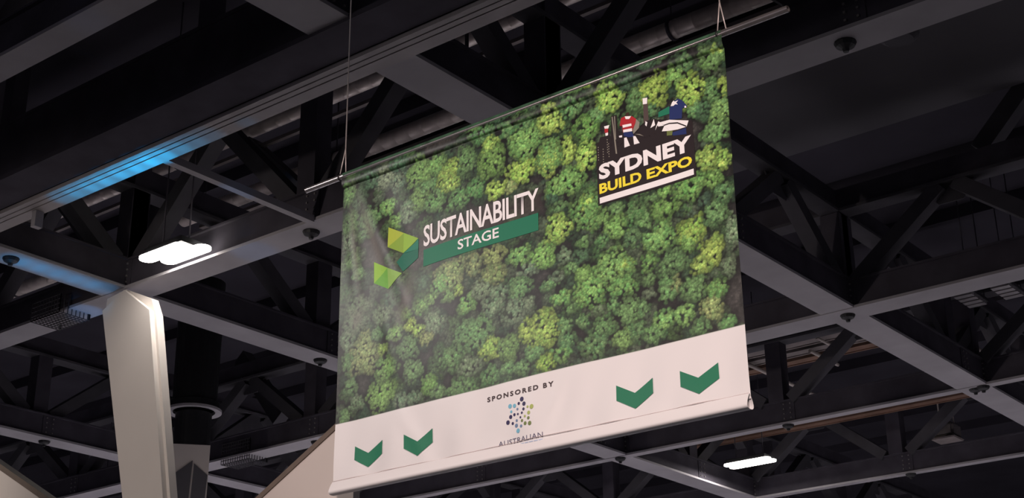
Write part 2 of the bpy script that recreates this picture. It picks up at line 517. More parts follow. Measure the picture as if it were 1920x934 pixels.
# second column farther back with a black drum collar
c2 = empty('rear_column', 'off white column with dark slotted face below a black drum', 'column')
cx, cy = -22.48, 18.32
ux, uy = 0.62, 0.785         # across the view
def quad_prism(name, pts, back, m, parent):
    bm = bmesh.new()
    f = [bm.verts.new(p) for p in pts]
    bk = [bm.verts.new((p[0] - 0.785 * back, p[1] + 0.62 * back, p[2])) for p in pts]
    bm.faces.new(f)
    bm.faces.new(bk[::-1])
    n = len(pts)
    for i in range(n):
        bm.faces.new((f[i], bk[i], bk[(i + 1) % n], f[(i + 1) % n]))
    return from_bm(name, bm, m, parent)
def cpt(s, z, d=0.0):
    return (cx + ux * s + 0.785 * d, cy + uy * s - 0.62 * d, z)
quad_prism('column_body', [cpt(-0.40, 0), cpt(0.28, 0), cpt(0.36, 9.1), cpt(-0.36, 9.1)], 0.5, M_WHITE, c2)
quad_prism('dark_slot', [cpt(-0.36, 4, 0.02), cpt(-0.14, 4, 0.02), cpt(0.04, 8.78, 0.02), cpt(-0.36, 8.45, 0.02)], 0.015, M_PANEL, c2)
quad_prism('dark_slot', [cpt(-0.10, 4, 0.02), cpt(0.14, 4, 0.02), cpt(0.34, 8.5, 0.02), cpt(0.07, 8.72, 0.02)], 0.015, M_PANEL, c2)
def ring_mesh(name, prof, m, parent, n=28, cxy=None):
    bm = bmesh.new()
    ox, oy = cxy or (cx - 0.25, cy + 0.2)
    rings = [[bm.verts.new((ox + r * math.cos(2 * math.pi * k / n), oy + r * math.sin(2 * math.pi * k / n), z)) for k in range(n)] for r, z in prof]
    for a, b_ in zip(rings, rings[1:]):
        for k in range(n):
            bm.faces.new((a[k], a[(k + 1) % n], b_[(k + 1) % n], b_[k]))
    o = from_bm(name, bm, m, parent, smooth=False)
    return o
ring_mesh('neck', [(0.36, 9.1), (0.36, 9.8)], M_BLACK, c2)
ring_mesh('drum', [(0.50, 9.84), (0.50, 10.02), (0.44, 10.05), (0.46, 12.6)], M_BLACK, c2)
ring_mesh('drum_ring', [(0.42, 9.84), (0.55, 9.83), (0.55, 9.88), (0.42, 9.90)], M_FLANGE, c2)

# white stand fascias with sloping tops
def fascia(label, pts, y, t):
    g = empty('stand_fascia', label, 'panel', 'white stand fascias')
    prism('fascia_panel', pts, 'y', y, y + t, M_WHITE, g)
    a, b_ = pts[0], pts[1]
    bar('edge_trim', (a[0], y + t / 2, a[1] + 0.02), (b_[0], y + t / 2, b_[1] + 0.02), t + 0.03, 0.05, M_TRIM, g, (0, 1, 0))
    return g
fascia('white sloping fascia panel in the bottom left corner', [(-14.2, 6.10), (-11.2, 4.50), (-11.2, 0.0), (-14.2, 0.0)], 7.6, 0.08)
fascia('white sloping fascia panel partly hidden behind the banner lower left', [(-10.9, 4.33), (-9.05, 5.29), (-9.05, 0.0), (-10.9, 0.0)], 9.2, 0.08)

# ------------------------------------------------------------------ small hanging fittings
def basket(label, c, sx, sy, sz):
    g = empty('mesh_basket', label, 'basket', 'wire mesh cable baskets on the trusses')
    x, y, z = c
    bm = bmesh.new()
    st = 0.075
    for xx in steps(x - sx / 2, x + sx / 2, st):
        bm_bar(bm, (xx, y - sy / 2, z), (xx, y + sy / 2, z), 0.012, 0.012)
        bm_bar(bm, (xx, y - sy / 2, z), (xx, y - sy / 2, z + sz), 0.012, 0.012)
    for yy in steps(y - sy / 2, y + sy / 2, st):
        bm_bar(bm, (x - sx / 2, yy, z), (x + sx / 2, yy, z), 0.012, 0.012)
        bm_bar(bm, (x + sx / 2, yy, z), (x + sx / 2, yy, z + sz), 0.012, 0.012)
    for zz in steps(z, z + sz, st):
        bm_bar(bm, (x - sx / 2, y - sy / 2, zz), (x + sx / 2, y - sy / 2, zz), 0.012, 0.012)
    o = from_bm('wire_mesh', bm, M_MEMBER, g)
    o['kind'] = 'stuff'
    bar('hook', (x - sx / 2, y + sy / 2, z), (x - sx / 2, y + sy / 2, ZB + 0.03), 0.03, 0.03, M_BLACK, g)
    bar('hook', (x + sx / 2, y + sy / 2, z), (x + sx / 2, y + sy / 2, ZB + 0.03), 0.03, 0.03, M_BLACK, g)
    return g
basket('wire mesh basket under the truss left of the pale column', (-19.35, 12.95, 9.5), 0.75, 0.55, 0.3)
basket('wire mesh basket on the truss between rear column and banner', (-24.1, 21.1, 9.5), 0.9, 0.5, 0.45)

g = empty('hanging_loudspeaker', 'small grey hanging box loudspeaker at the lower right', 'loudspeaker')
box('speaker_body', (-13.55, 33.35, 10.7), (-13.0, 33.9, 11.05), M_LIGHTBOX, g, 0.06)
box('speaker_front_lip', (-13.58, 33.32, 10.66), (-12.97, 33.93, 10.71), M_TRAY, g, 0.02)
tube('hanger_rod', [(-13.4, 33.6, 11.0), (-13.4, 33.6, 14.0)], 0.02, M_ROD, g, 6)
tube('hanger_rod', [(-13.1, 33.7, 11.0), (-13.1, 33.7, 14.0)], 0.02, M_ROD, g, 6)

def disc_fitting(label, x, y, z, r):
    g = empty('round_sensor', label, 'sensor', 'round roof fittings')
    
    ring_mesh('sensor_dish', [(0.001, z - 0.05), (r * 0.7, z - 0.05), (r, z), (r, z + 0.04), (0.001, z + 0.05)], M_MEMBER, g, 18, (x, y))
    tube('sensor_stem', [(x, y, z + 0.04), (x, y, 13.99)], 0.03, M_WEB, g, 6)
disc_fitting('flat round fitting under the beam at upper right', -5.35, 13.6, 9.75, 0.22)
disc_fitting('dim round fitting above the banner top left part', -11.8, 14.0, 11.9, 0.18)

# ------------------------------------------------------------------ the banner
YB, X0 = 8.673, -8.774
W, V0, V1 = 4.0, 4.47, 7.33
def ridge(u, v, p, q, width, amp):
    px, py = p
    dx, dy = q[0] - px, q[1] - py
    L2 = dx * dx + dy * dy
    t = np.clip(((u - px) * dx + (v - py) * dy) / L2, -0.15, 1.15)
    d2 = (u - px - t * dx) ** 2 + (v - py - t * dy) ** 2
    fade = np.clip(1.15 - np.abs(t - 0.5) * 1.6, 0, 1)
    return amp * fade * np.exp(-d2 / (2 * width * width))
def disp(u, v):
    """forward swell of the cloth (metres towards the camera side)."""
    d = 0.010 * np.sin(2.1 * u + 0.6 * v + 0.4) + 0.006 * np.sin(4.3 * u - 1.7 * v)
    d = d + ridge(u, v, (0.19, 7.20), (0.85, 5.85), 0.07, 0.020)
    d = d + ridge(u, v, (0.06, 7.15), (0.22, 6.05), 0.055, 0.012)
    d = d + ridge(u, v, (0.45, 7.15), (0.95, 6.30), 0.08, -0.010)
    d = d + ridge(u, v, (0.52, 6.0), (0.70, 5.3), 0.06, 0.010)
    # soft puckers along the pale band
    lowf = np.clip((5.15 - v) / 0.5, 0, 1)
    d = d + lowf * (0.006 * np.sin(9.0 * u + 3.0 * v) + 0.004 * np.sin(17.0 * u - 5.0 * v + 1.0))
    d = d + ridge(u, v, (0.75, 4.98), (1.05, 4.52), 0.05, 0.007) + ridge(u, v, (2.45, 4.95), (2.25, 4.55), 0.05, 0.010)
    # hem of the pole sleeve at the top
    s = np.clip((v - 7.21) / 0.12, 0, 1)
    d = d * (1 - s) + 0.03 * np.sqrt(np.clip(1 - (2 * s - 1) ** 2, 0, 1)) * (s > 0)
    return d

CROWNS = """3.89,7.16,0.128,0.099,1 3.94,7.21,0.055,0.045,3 3.65,7.20,0.071,0.059,1 3.54,7.13,0.086,0.082,2 3.35,7.07,0.155,0.138,3 3.68,6.96,0.130,0.143,3 3.86,6.89,0.064,0.106,1 3.96,6.90,0.036,0.079,3 3.93,6.71,0.099,0.122,2 3.78,6.76,0.073,0.088,0 3.87,6.55,0.112,0.095,1 3.44,7.32,0.087,0.046,0 3.32,7.31,0.088,0.056,0 3.70,6.79,0.055,0.066,1 3.32,6.91,0.068,0.055,1 3.69,7.34,0.085,0.037,1 3.47,7.38,0.087,0.037,1 2.35,7.14,0.130,0.126,3 2.56,7.18,0.117,0.082,1 2.93,7.14,0.132,0.132,3 2.71,6.96,0.129,0.122,2 2.82,7.05,0.082,0.075,1 2.34,6.83,0.140,0.142,2 2.52,6.82,0.063,0.132,3 2.69,6.72,0.093,0.148,3 2.59,7.35,0.117,0.048,1 2.99,7.34,0.127,0.047,1 2.75,7.34,0.078,0.038,3 3.20,7.05,0.098,0.115,1 3.13,7.22,0.100,0.075,0 2.21,7.33,0.077,0.059,0 1.46,7.04,0.118,0.130,1 1.74,6.97,0.138,0.187,2 1.73,7.11,0.092,0.079,3 1.64,7.22,0.128,0.070,1 1.92,7.18,0.091,0.069,1 2.09,7.03,0.166,0.165,2 2.05,6.77,0.144,0.105,3 2.33,6.79,0.118,0.133,3 1.79,6.68,0.102,0.077,3 1.94,6.66,0.067,0.067,5 1.57,6.75,0.104,0.088,1 1.38,6.71,0.118,0.099,1 1.33,7.02,0.072,0.091,3 1.29,6.88,0.108,0.080,3 1.87,7.33,0.143,0.050,0 1.55,7.33,0.089,0.046,1 2.10,7.17,0.078,0.059,1 0.92,7.09,0.150,0.134,2 1.10,7.11,0.135,0.092,2 1.23,6.96,0.109,0.111,3 1.01,6.94,0.123,0.071,1 0.92,6.84,0.112,0.111,2 1.11,6.77,0.134,0.100,1 0.52,7.16,0.117,0.095,4 0.67,7.09,0.102,0.094,4 0.37,7.18,0.106,0.085,0 0.55,6.88,0.090,0.072,2 0.66,6.72,0.076,0.061,2 0.45,6.84,0.078,0.052,1 0.80,6.82,0.100,0.061,4 0.77,6.73,0.113,0.071,4 0.30,7.38,0.107,0.054,0 0.08,7.13,0.081,0.107,1 0.22,7.04,0.093,0.116,0 0.32,6.77,0.105,0.135,1 0.12,6.83,0.107,0.126,1 0.10,6.66,0.080,0.104,4 0.69,7.24,0.115,0.063,0 3.79,6.36,0.099,0.103,3 3.92,6.30,0.066,0.076,3 3.82,6.18,0.080,0.076,2 3.90,6.04,0.088,0.083,1 3.61,6.17,0.128,0.094,2 3.71,6.21,0.054,0.051,2 3.40,6.20,0.066,0.043,2 3.28,6.18,0.066,0.052,1 3.39,6.06,0.121,0.086,2 3.82,5.90,0.110,0.100,1 3.61,5.81,0.122,0.117,3 3.36,5.85,0.102,0.127,2 3.20,6.03,0.067,0.095,1 3.81,5.67,0.070,0.065,3 3.74,6.03,0.054,0.050,0 3.96,5.73,0.060,0.122,4 2.49,6.54,0.183,0.111,2 2.69,6.24,0.142,0.171,2 2.69,6.31,0.071,0.063,3 2.40,6.16,0.125,0.127,3 2.25,5.97,0.126,0.108,2 2.42,6.35,0.073,0.046,1 2.35,6.45,0.074,0.046,0 2.65,5.98,0.061,0.044,1 2.96,6.03,0.108,0.096,2 2.96,6.18,0.069,0.044,1 2.84,6.13,0.070,0.071,2 2.83,5.95,0.059,0.053,1 3.13,6.09,0.096,0.096,1 3.10,5.90,0.077,0.086,1 2.92,5.71,0.165,0.137,2 3.02,5.70,0.086,0.051,3 2.62,5.87,0.081,0.053,0 2.64,5.71,0.070,0.061,2 2.47,5.91,0.072,0.062,4 2.53,5.80,0.061,0.044,1 2.70,5.57,0.149,0.146,2 2.64,5.71,0.080,0.070,2 2.77,5.39,0.068,0.042,4 2.90,5.40,0.048,0.076,1 2.98,5.54,0.125,0.085,2 3.03,5.32,0.114,0.108,1 2.80,5.25,0.107,0.084,1 2.98,5.13,0.095,0.082,2 2.72,5.12,0.127,0.092,1 2.63,5.34,0.059,0.060,1 2.31,5.71,0.083,0.044,1 2.43,5.57,0.092,0.061,2 2.52,5.47,0.070,0.052,1 2.26,5.35,0.165,0.156,3 2.45,5.34,0.071,0.060,1 2.47,5.21,0.080,0.077,1 2.42,5.12,0.091,0.068,2 2.27,5.08,0.092,0.068,3 2.19,5.19,0.062,0.060,1 3.08,5.16,0.094,0.074,1 2.39,5.76,0.072,0.044,4 3.29,5.84,0.122,0.076,2 3.58,5.75,0.099,0.075,2 3.78,5.62,0.088,0.098,3 3.68,5.53,0.097,0.073,3 3.44,5.62,0.128,0.100,1 3.23,5.67,0.066,0.076,2 3.22,5.53,0.056,0.050,1 3.38,5.43,0.082,0.115,1 3.45,5.44,0.045,0.066,5 3.60,5.37,0.116,0.097,1 3.80,5.32,0.095,0.072,2 3.75,5.19,0.096,0.095,5 3.34,5.19,0.109,0.073,2 3.51,5.19,0.089,0.072,2 3.65,5.07,0.079,0.063,1 3.87,5.05,0.068,0.055,1 3.90,5.46,0.060,0.080,4 3.22,5.42,0.056,0.033,4 3.16,5.31,0.056,0.066,1 3.24,5.10,0.092,0.065,1 1.29,6.05,0.163,0.133,5 1.20,6.00,0.106,0.095,2 1.28,5.87,0.070,0.056,2 1.38,5.89,0.058,0.047,3 1.55,6.08,0.102,0.094,5 1.76,6.10,0.111,0.084,5 1.75,5.94,0.133,0.102,5 2.02,6.03,0.119,0.082,2 1.63,5.85,0.112,0.092,4 1.80,5.76,0.099,0.073,4 2.02,5.76,0.118,0.099,1 1.96,5.57,0.129,0.116,4 1.74,5.66,0.110,0.082,4 1.47,5.74,0.091,0.065,2 1.52,5.81,0.045,0.037,2 1.55,5.48,0.201,0.145,1 1.71,5.32,0.109,0.098,3 1.90,5.28,0.118,0.105,2 2.09,5.38,0.095,0.096,3 2.10,5.89,0.096,0.054,4 2.10,5.60,0.064,0.062,4 0.14,6.47,0.106,0.092,1 0.22,6.33,0.065,0.061,1 0.22,6.02,0.155,0.100,4 0.20,5.88,0.142,0.119,4 0.63,6.02,0.087,0.108,0 0.51,5.88,0.113,0.088,4 0.80,5.82,0.061,0.048,2 0.96,5.85,0.084,0.067,2 1.08,5.89,0.071,0.048,2 1.12,5.67,0.106,0.094,4 0.85,5.71,0.072,0.057,3 0.94,5.64,0.072,0.047,3 0.67,5.68,0.086,0.067,2 0.45,5.72,0.075,0.058,1 1.03,5.55,0.083,0.056,5 0.98,6.06,0.072,0.077,0 0.30,5.57,0.165,0.183,5 0.52,5.57,0.062,0.048,3 0.57,5.39,0.123,0.104,2 0.52,5.17,0.160,0.131,2 0.83,5.52,0.120,0.103,1 0.89,5.30,0.107,0.092,1 1.07,5.15,0.093,0.082,2 1.16,5.07,0.080,0.054,1 0.16,5.31,0.077,0.076,1 0.23,5.15,0.088,0.066,4 0.10,5.06,0.064,0.057,1 0.75,5.08,0.072,0.064,4 0.90,5.07,0.082,0.055,4 1.30,5.33,0.148,0.109,1 1.49,5.21,0.134,0.089,4 1.41,5.06,0.156,0.080,1 1.71,5.09,0.108,0.079,1 1.90,5.12,0.074,0.052,1 2.14,5.18,0.073,0.060,1 2.03,5.09,0.084,0.052,1 0.11,5.73,0.078,0.098,4 0.12,5.53,0.064,0.097,1"""

def srgb(c):
    c = np.asarray(c, float) / 255.0
    return np.where(c <= 0.04045, c / 12.92, ((c + 0.055) / 1.055) ** 2.4)
GAIN = np.array([0.84, 0.70, 0.66]) / 0.82          # what the stand light does to white cloth
def ink(c):
    return np.clip(srgb(c) / GAIN, 0.002, 0.9)

def forest_print(nu, nv, v0, v1):
    """aerial photograph of a wood, printed on the cloth: raster of linear ink colours"""
    uu = np.linspace(0, W, nu)
    vv = np.linspace(v0, v1, nv)
    du, dv = uu[1] - uu[0], vv[1] - vv[0]
    Hm = np.full((nv, nu), -1.0)
    Cm = np.zeros((nv, nu, 3))
    def smooth_noise(n1, n2):
        g = rng.random((n2 + 2, n1 + 2))
        x = np.linspace(0, n1, nu)
        y = np.linspace(0, n2, nv)
        xi, yi = x.astype(int), y.astype(int)
        fx, fy = (x - xi), (y - yi)
        fx, fy = fx * fx * (3 - 2 * fx), fy * fy * (3 - 2 * fy)
        a = g[yi][:, xi] * (1 - fx) + g[yi][:, xi + 1] * fx
        b = g[yi + 1][:, xi] * (1 - fx) + g[yi + 1][:, xi + 1] * fx
        return a * (1 - fy[:, None]) + b * fy[:, None]
    n1 = smooth_noise(60, 40)
    n2 = smooth_noise(230, 160)
    ground = np.array([52, 47, 44.0])
    Cm[:] = ground * (0.72 + 0.35 * n1 + 0.25 * n2)[..., None]
    BASE = {0: (66, 84, 60), 1: (92, 114, 70), 2: (108, 132, 72), 3: (138, 150, 74), 4: (100, 108, 82), 5: (122, 124, 78)}
    lst = []
    for t in CROWNS.split():
        u, v, a, b, k = t.split(',')
        lst.append((float(u), float(v), float(a) * 1.10, float(b) * 1.10, int(k), 1.0))
    fill = []
    for _ in range(620):
        u, v = rng.random() * W, v0 + rng.random() * (v1 - v0)
        r = 0.05 + 0.05 * rng.random()
        fill.append((u, v, r, r, (0, 4, 1)[int(rng.random() * 3)], 0.62))
    for (u, v, a, b, k, hgt) in fill + lst:
        base = np.array(BASE[k], float) * (0.92 + 0.16 * rng.random())
        base2 = base * np.array([0.86, 0.98, 0.92]) + rng.normal(0, 3, 3)
        n = int(max(12, 2.6 * a * b / (0.0170 ** 2)))
        n = min(n, 420)
        rad = np.sqrt(rng.random(n))
        ang = rng.random(n) * 2 * np.pi
        lob = 1 + 0.13 * np.sin(3 * ang + rng.random() * 6) + 0.09 * np.sin(5 * ang + rng.random() * 6)
        cu = u + a * rad * lob * np.cos(ang)
        cv = v + b * rad * lob * np.sin(ang)
        for i in range(n):
            r = 0.011 + 0.012 * rng.random()
            i0, i1 = int((cu[i] - r) / du), int((cu[i] + r) / du) + 2
            j0, j1 = int((cv[i] - r - v0) / dv), int((cv[i] + r - v0) / dv) + 2
            i0, j0, i1, j1 = max(i0, 0), max(j0, 0), min(i1, nu), min(j1, nv)
            if i0 >= i1 or j0 >= j1:
                continue
            X = (uu[i0:i1] - cu[i]) / r
            Y = (vv[j0:j1] - cv[i]) / r
            d2 = X[None, :] ** 2 + Y[:, None] ** 2
            dome = np.sqrt(np.clip(1 - d2, 0, 1))
            h = hgt * (0.5 * math.sqrt(max(0.0, 1 - 0.8 * min(1, rad[i]) ** 2)) + 0.24 * dome + 0.10 * rng.random())
            mask = (d2 < 1) & (h > Hm[j0:j1, i0:i1])
            tint = rng.random()
            col = base * tint + base2 * (1 - tint)
            lit = 0.42 + 0.52 * dome + 0.24 * (Y[:, None] * 0.8 - X[None, :] * 0.25) * dome
            lit = lit * (0.86 + 0.28 * rng.random()) * (1.16 - 0.42 * min(1, rad[i]) ** 2.5) * 1.06
            if hgt < 1:
                lit = lit * 0.66
            c = col[None, None, :] * lit[..., None]
            Hm[j0:j1, i0:i1][mask] = h[mask]
            Cm[j0:j1, i0:i1][mask] = c[mask]
    # gaps between crowns fall into the photograph's own shade
    Hb = np.clip(Hm, 0, None)
    B = Hb.copy()
    for ax in (0, 1):
        acc = np.zeros_like(B)
        for k in range(-11, 12):
            acc += np.roll(B, k, ax)
        B = acc / 23.0
    Cm *= np.clip(1.12 - 2.2 * np.clip(B - Hb, 0, 1), 0.42, 1.12)[..., None]
    Cm *= (0.74 + 0.52 * rng.random((nv, nu)))[..., None] * (0.86 + 0.28 * n2)[..., None]
    # soften like an enlarged photograph
    K = Cm.copy()
    for ax in (0, 1):
        K = 0.17 * np.roll(K, 1, ax) + 0.66 * K + 0.17 * np.roll(K, -1, ax)
    Cm = K
    U, Vv = np.meshgrid(uu, vv)
    # fold sheen painted into the print as pale streaks at the left
    sheen = (ridge(U, Vv, (0.17, 7.15), (0.66, 5.95), 0.035, 1.0) * 0.75 + ridge(U, Vv, (0.86, 6.22), (0.74, 5.75), 0.06, 1.0) * 0.7
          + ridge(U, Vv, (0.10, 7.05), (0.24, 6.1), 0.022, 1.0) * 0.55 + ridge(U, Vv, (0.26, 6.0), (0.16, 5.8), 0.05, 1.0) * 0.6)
    sheen = np.clip(sheen, 0, 0.85)[..., None]
    Cm = Cm * (1 - sheen) + np.array([112, 97, 90.0]) * sheen
    # the sheen's pale grey veil is painted over the left of the print
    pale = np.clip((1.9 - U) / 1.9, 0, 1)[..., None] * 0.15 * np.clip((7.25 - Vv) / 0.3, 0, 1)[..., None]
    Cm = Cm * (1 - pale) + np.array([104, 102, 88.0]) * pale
    # dark backing behind the title lettering
    bk = np.clip(np.minimum(np.minimum((U - 0.90) / 0.08, (2.30 - U) / 0.08), np.minimum((Vv - 6.33) / 0.05, (6.60 - Vv) / 0.12)), 0, 1)[..., None] * 0.62
    Cm = Cm * (1 - bk) + np.array([66, 50, 48.0]) * bk
    return U, Vv, ink(np.clip(Cm, 3, 255))

def build_fabric(parent):
    nu, nv = 860, 720
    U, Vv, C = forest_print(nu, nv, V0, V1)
    # pale band
    band = Vv < 5.0
    C[band] = ink((238, 219, 213))
    edge = (Vv >= 5.0) & (Vv < 5.006)
    C[edge] = ink((200, 190, 178))
    # sleeve hem and stitched side hems
    seam = (Vv > 7.205) & (Vv < 7.222)
    C[seam] *= 0.55
    D = disp(U, Vv)
    co = np.empty((nu * nv, 3), np.float32)
    co[:, 0] = (X0 + U).ravel()
    co[:, 1] = (YB - D).ravel()
    co[:, 2] = Vv.ravel()
    idx = np.arange(nu * nv).reshape(nv, nu)
    q = np.stack([idx[:-1, :-1], idx[:-1, 1:], idx[1:, 1:], idx[1:, :-1]], -1).reshape(-1, 4)
    me = bpy.data.meshes.new('banner_fabric')
    me.vertices.add(nu * nv)
    me.vertices.foreach_set('co', co.ravel())
    me.loops.add(q.size)
    me.loops.foreach_set('vertex_index', q.ravel().astype(np.int32))
    me.polygons.add(len(q))
    me.polygons.foreach_set('loop_start', (np.arange(len(q)) * 4).astype(np.int32))
    me.polygons.foreach_set('use_smooth', np.ones(len(q), bool))
    me.update(calc_edges=True)
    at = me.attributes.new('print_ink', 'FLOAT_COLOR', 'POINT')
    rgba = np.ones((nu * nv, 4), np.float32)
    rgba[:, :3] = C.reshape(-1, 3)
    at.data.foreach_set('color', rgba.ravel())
    m = bpy.data.materials.new('printed_banner_cloth')
    m.use_nodes = True
    nt = m.node_tree
    b = nt.nodes['Principled BSDF']
    b.inputs['Roughness'].default_value = 0.40
    b.inputs['Specular IOR Level'].default_value = 0.5
    a = nt.nodes.new('ShaderNodeAttribute')
    a.attribute_name = 'print_ink'
    nt.links.new(a.outputs['Color'], b.inputs['Base Color'])
    tc = nt.nodes.new('ShaderNodeTexCoord')
    n = nt.nodes.new('ShaderNodeTexNoise')
    n.inputs['Scale'].default_value = 2.2
    n.inputs['Detail'].default_value = 3
    bp = nt.nodes.new('ShaderNodeBump')
    bp.inputs['Strength'].default_value = 0.25
    bp.inputs['Distance'].default_value = 0.02
    nt.links.new(tc.outputs['Object'], n.inputs['Vector'])
    nt.links.new(n.outputs['Fac'], bp.inputs['Height'])
    nt.links.new(bp.outputs['Normal'], b.inputs['Normal'])
    return link('fabric', me, m, parent), m

banner = empty('hanging_banner', 'large green forest print banner with white band hanging in the middle', 'banner')
fabric, M_CLOTH = build_fabric(banner)

def ink_mat(name, c):
    m = mat(name, tuple(ink(c)), 0.45, spec=0.3)
    return m
INK = {k: ink_mat('ink_' + k, c) for k, c in {
    'white': (250, 236, 232), 'black': (42, 32, 33), 'yellow': (248, 214, 60), 'green': (38, 112, 82), 'arrow': (44, 116, 84),
    'red': (176, 40, 46), 'navy': (40, 48, 92), 'brown': (84, 66, 62), 'grey_tan': (140, 126, 112), 'olive': (108, 112, 62),
    'leaf_yellow': (172, 176, 66), 'leaf_shade': (138, 160, 62), 'leaf': (150, 178, 68), 'teal': (46, 120, 94), 'teal_dark': (40, 104, 82),
    'lime': (152, 188, 66), 'lime_deep': (112, 166, 60), 'lime_pale': (146, 176, 84), 'text_dark': (70, 52, 54), 'text_navy': (98, 88, 108),
    'dot_navy': (58, 48, 84), 'dot_blue': (124, 178, 196), 'dot_grey': (118, 132, 158), 'dot_olive': (176, 176, 96), 'dot_dark': (122, 128, 76),
    'pale_line': (190, 190, 206), 'hair': (62, 40, 34)}.items()}

def surf(u, v, lift):
    return (X0 + u, YB - float(disp(np.float64(u), np.float64(v))) - lift, v)

def flat_poly(bm, pts, lift):
    """polygon on the cloth, cut fine enough to follow its swell"""
    tmp = bmesh.new()
    f = tmp.faces.new([tmp.verts.new((u, 0, v)) for u, v in pts])
    bmesh.ops.triangulate(tmp, faces=[f])
    for _ in range(4):
        es = [e for e in tmp.edges if e.calc_length() > 0.05]
        if not es:
            break
        bmesh.ops.subdivide_edges(tmp, edges=es, cuts=1)
        bmesh.ops.triangulate(tmp, faces=[f for f in tmp.faces if len(f.verts) > 3])
    mp = {}
    for vtx in tmp.verts:
        mp[vtx] = bm.verts.new(surf(vtx.co.x, vtx.co.z, lift))
    for fc in tmp.faces:
        try:
            bm.faces.new([mp[x] for x in fc.verts])
        except ValueError:
            pass
    tmp.free()

def printed(name, polys, ink_name, lift, parent=None, label=None, each=True):
    if each and len(polys) > 1:
        for p in polys:
            printed(name, [p], ink_name, lift, parent, label)
        return None
    bm = bmesh.new()
    for p in polys:
        flat_poly(bm, p, lift)
    # all facing the viewer's side (-y)
    for f in bm.faces:
        f.normal_update()
        if f.normal.y > 0:
            f.normal_flip()
    me = bpy.data.meshes.new(name)
    bm.to_mesh(me)
    bm.free()
    o = link(name, me, INK[ink_name], parent or fabric)
    if label:
        o['label'] = label
    return o

def lettering(text, u0, u1, v0, v1, ink_name, lift, offset=0.0, shear=0.0, space=1.0, label=None, name='printed_lettering', taper=0.0):
    cu = bpy.data.curves.new('tmp_text', 'FONT')
    cu.body = text
    cu.size = 1.0
    cu.offset = offset
    cu.resolution_u = 3
    cu.space_character = space
    cu.shear = shear
    to = bpy.data.objects.new('tmp_text', cu)
    COL.objects.link(to)
    dg = bpy.context.evaluated_depsgraph_get()
    me = bpy.data.meshes.new_from_object(to.evaluated_get(dg))
    bpy.data.objects.remove(to)
    bpy.data.curves.remove(cu)
    n = len(me.vertices)
    c = np.empty(n * 3, np.float64)
    me.vertices.foreach_get('co', c)
    c = c.reshape(-1, 3)
    mn, mx = c.min(0), c.max(0)
    U = u0 + (c[:, 0] - mn[0]) / (mx[0] - mn[0]) * (u1 - u0)
    Vv = v0 + (c[:, 1] - mn[1]) / (mx[1] - mn[1]) * (v1 - v0)
    out = np.stack([X0 + U, YB - disp(U, Vv) - lift, Vv], 1)
    me.vertices.foreach_set('co', out.ravel())
    me.update()
    me.name = name
    o = link(name, me, INK[ink_name], fabric)
    if label:
        o['label'] = label
    return o

# arrows on the pale band
for u0, u1 in ((0.238, 0.557), (0.800, 1.106), (2.903, 3.216), (3.451, 3.766)):
    mid = (u0 + u1) / 2 - 0.004
    printed('printed_arrow', [[(u0, 4.774), (mid, 4.692), (u1, 4.774), (u1, 4.660), (mid, 4.573), (u0, 4.658)]], 'arrow', 0.005)
# title
printed('printed_title_bar', [[(0.985, 6.352), (2.215, 6.352), (2.215, 6.200), (0.985, 6.200)]], 'green', 0.003)
lettering('SUSTAINABILITY', 0.985, 2.222, 6.378, 6.572, 'white', 0.004, offset=0.018, space=0.92, label='white condensed title lettering')
lettering('STAGE', 1.382, 1.817, 6.243, 6.332, 'white', 0.005, offset=0.016, label='white lettering on the green bar')
for nm, pts, k in [('a', [(0.57, 6.676), (0.743, 6.58), (0.576, 6.483)], 'leaf_yellow'), ('b', [(0.743, 6.58), (0.747, 6.389), (0.576, 6.483)], 'leaf_shade'),
                   ('c', [(0.743, 6.58), (0.919, 6.481), (0.747, 6.389)], 'leaf'), ('d', [(0.747, 6.386), (0.921, 6.478), (0.921, 6.383)], 'teal'),
                   ('e', [(0.747, 6.383), (0.921, 6.383), (0.921, 6.301), (0.755, 6.215), (0.68, 6.318)], 'teal_dark'),
                   ('f', [(0.403, 6.393), (0.573, 6.294), (0.406, 6.195)], 'lime'), ('g', [(0.573, 6.294), (0.579, 6.101), (0.406, 6.195)], 'lime_deep'),
                   ('h', [(0.573, 6.294), (0.744, 6.202), (0.579, 6.101)], 'lime_pale')]:
    printed('printed_leaf_facet', [pts], k, 0.003)

# event logo
L3, L4, L5, L6 = 0.003, 0.0042, 0.0054, 0.0066
printed('printed_skyline', [[(2.80, 6.245), (3.685, 6.24), (3.68, 6.70), (2.80, 6.70)],
                            [(2.80, 6.69), (2.80, 6.78), (2.828, 6.79), (2.837, 6.827), (2.92, 6.82), (2.945, 6.80), (2.945, 6.69)],
                            [(2.94, 6.69), (2.949, 6.978), (3.005, 6.972), (3.008, 6.69)],
                            [(3.00, 6.69), (3.008, 6.832), (3.06, 6.80), (3.165, 6.752), (3.205, 6.80), (3.271, 6.83), (3.281, 6.79), (3.321, 6.825),
                             (3.341, 6.831), (3.382, 6.80), (3.481, 6.779), (3.673, 6.708), (3.673, 6.69)]], 'black', L3, label='black city skyline panel', each=False)
printed('printed_tower', [[(3.256, 7.032), (3.296, 7.032), (3.296, 6.82), (3.25, 6.82)]], 'brown', L3)
printed('printed_tower_top', [[(3.252, 7.032), (3.296, 7.024), (3.290, 6.973), (3.252, 6.980)]], 'white', L4)
printed('printed_outline', [[(2.955, 6.97), (2.965, 6.968), (2.995, 6.634), (2.981, 6.639)], [(2.979, 6.967), (2.988, 6.965), (2.990, 6.76), (2.982, 6.76)],
                            [(3.165, 6.752), (3.209, 6.738), (3.245, 6.708), (3.208, 6.729)]], 'grey_tan', L4)
